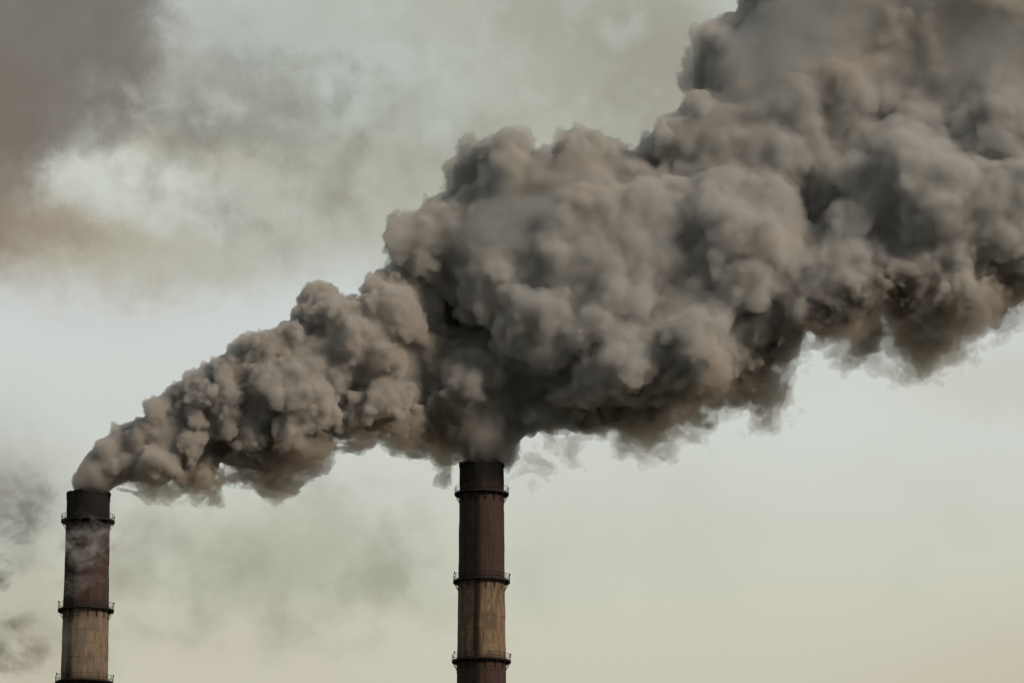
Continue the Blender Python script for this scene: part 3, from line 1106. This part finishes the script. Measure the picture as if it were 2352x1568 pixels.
# ---------------------------------------------------------------- thin drifting steam and smoke
def drift(px, py, hw, hh, hd, dy, dens, albedo, seed, label, cat, nscale=0.16, thr=0.44, rot=0.0):
    """a loose puff: an ellipsoid of air in which the density falls off outwards and is torn by turbulence"""
    bm = bmesh.new()
    bmesh.ops.create_icosphere(bm, subdivisions=4, radius=1.0)
    me = bpy.data.meshes.new('steam_wisp')
    bm.to_mesh(me)
    bm.free()
    m = bpy.data.materials.new('drifting_vapour')
    m.use_nodes = True
    t = m.node_tree
    t.nodes.clear()
    n = t.nodes.new
    tc_ = n('ShaderNodeTexCoord')
    ge = n('ShaderNodeNewGeometry')
    w = n('ShaderNodeTexNoise')
    w.inputs['Scale'].default_value = nscale * 0.7
    w.inputs['Detail'].default_value = 2
    t.links.new(ge.outputs['Position'], w.inputs['Vector'])
    off = vmath(t, 'MULTIPLY', vmath(t, 'SUBTRACT', w.outputs['Color'], (0.5, 0.5, 0.5)), (7.0, 7.0, 7.0))
    p2 = vmath(t, 'ADD', vmath(t, 'MULTIPLY', vmath(t, 'ADD', ge.outputs['Position'], off), (0.8, 1.0, 1.25)), (seed * 37.0, 0, 0))
    q = n('ShaderNodeTexNoise')
    q.inputs['Scale'].default_value = nscale
    q.inputs['Detail'].default_value = 5
    q.inputs['Roughness'].default_value = 0.68
    t.links.new(p2, q.inputs['Vector'])
    r = vmath(t, 'LENGTH', tc_.outputs['Object'])
    fall = n('ShaderNodeMapRange')
    fall.interpolation_type = 'SMOOTHSTEP'
    t.links.new(r, fall.inputs[0])
    fall.inputs[1].default_value = 0.4
    fall.inputs[2].default_value = 0.98
    fall.inputs[3].default_value = 1.0
    fall.inputs[4].default_value = 0.0
    a_ = math_node(t, 'SUBTRACT', math_node(t, 'ADD', q.outputs[0], math_node(t, 'MULTIPLY', math_node(t, 'SUBTRACT', fall.outputs[0], 0.8), 0.18)), thr)
    a_ = math_node(t, 'MULTIPLY', math_node(t, 'MULTIPLY', a_, 4.0, True), math_node(t, 'MULTIPLY', fall.outputs[0], dens))
    v_ = n('ShaderNodeVolumePrincipled')
    v_.inputs['Density Attribute'].default_value = ''
    v_.inputs['Color'].default_value = albedo + (1,)
    v_.inputs['Anisotropy'].default_value = 0.2
    t.links.new(a_, v_.inputs['Density'])
    o_ = n('ShaderNodeOutputMaterial')
    t.links.new(v_.outputs[0], o_.inputs['Volume'])
    m.cycles.volume_step_rate = 0.6
    o = link('drifting_' + cat, me, m)
    o.location = at(px, py, D + dy)
    o.scale = (hw * MPP, hd, hh * MPP)
    o.rotation_euler = (0, rot, 0)
    tag(o, label, cat, 'thin drifts of steam and smoke')
    return o


drift(205, 1245, 120, 95, 4.5, -11, 0.42, (0.95, 0.95, 0.95), 1, 'pale steam drifting across the dull red upper band of the left smokestack', 'steam', 0.30, 0.49)
drift(185, 1345, 120, 50, 4.0, -10, 0.18, (0.95, 0.95, 0.95), 2, 'thin streak of steam above the middle platform of the left smokestack', 'steam', 0.32, 0.50)
drift(215, 1480, 130, 120, 4.5, -11, 0.06, (0.93, 0.92, 0.90), 3, 'faint veil of haze over the bare concrete of the left smokestack', 'steam', 0.18, 0.42)
drift(10, 1160, 200, 150, 9.0, 18, 0.36, (0.84, 0.84, 0.84), 4, 'ragged grey smoke drifting in at the left edge beside the left smokestack', 'smoke', 0.26, 0.48)
drift(-20, 1315, 110, 80, 7.0, 14, 0.6, (0.78, 0.78, 0.78), 5, 'small dark smoke puff at the left edge, level with the steam streak', 'smoke', 0.26, 0.48)
drift(30, 1480, 160, 130, 9.0, 18, 0.36, (0.84, 0.80, 0.74), 6, 'brownish smoke puff low at the left edge beside the lowest platform', 'smoke', 0.22, 0.49)

print('script seconds', round(time.time() - T0, 1))
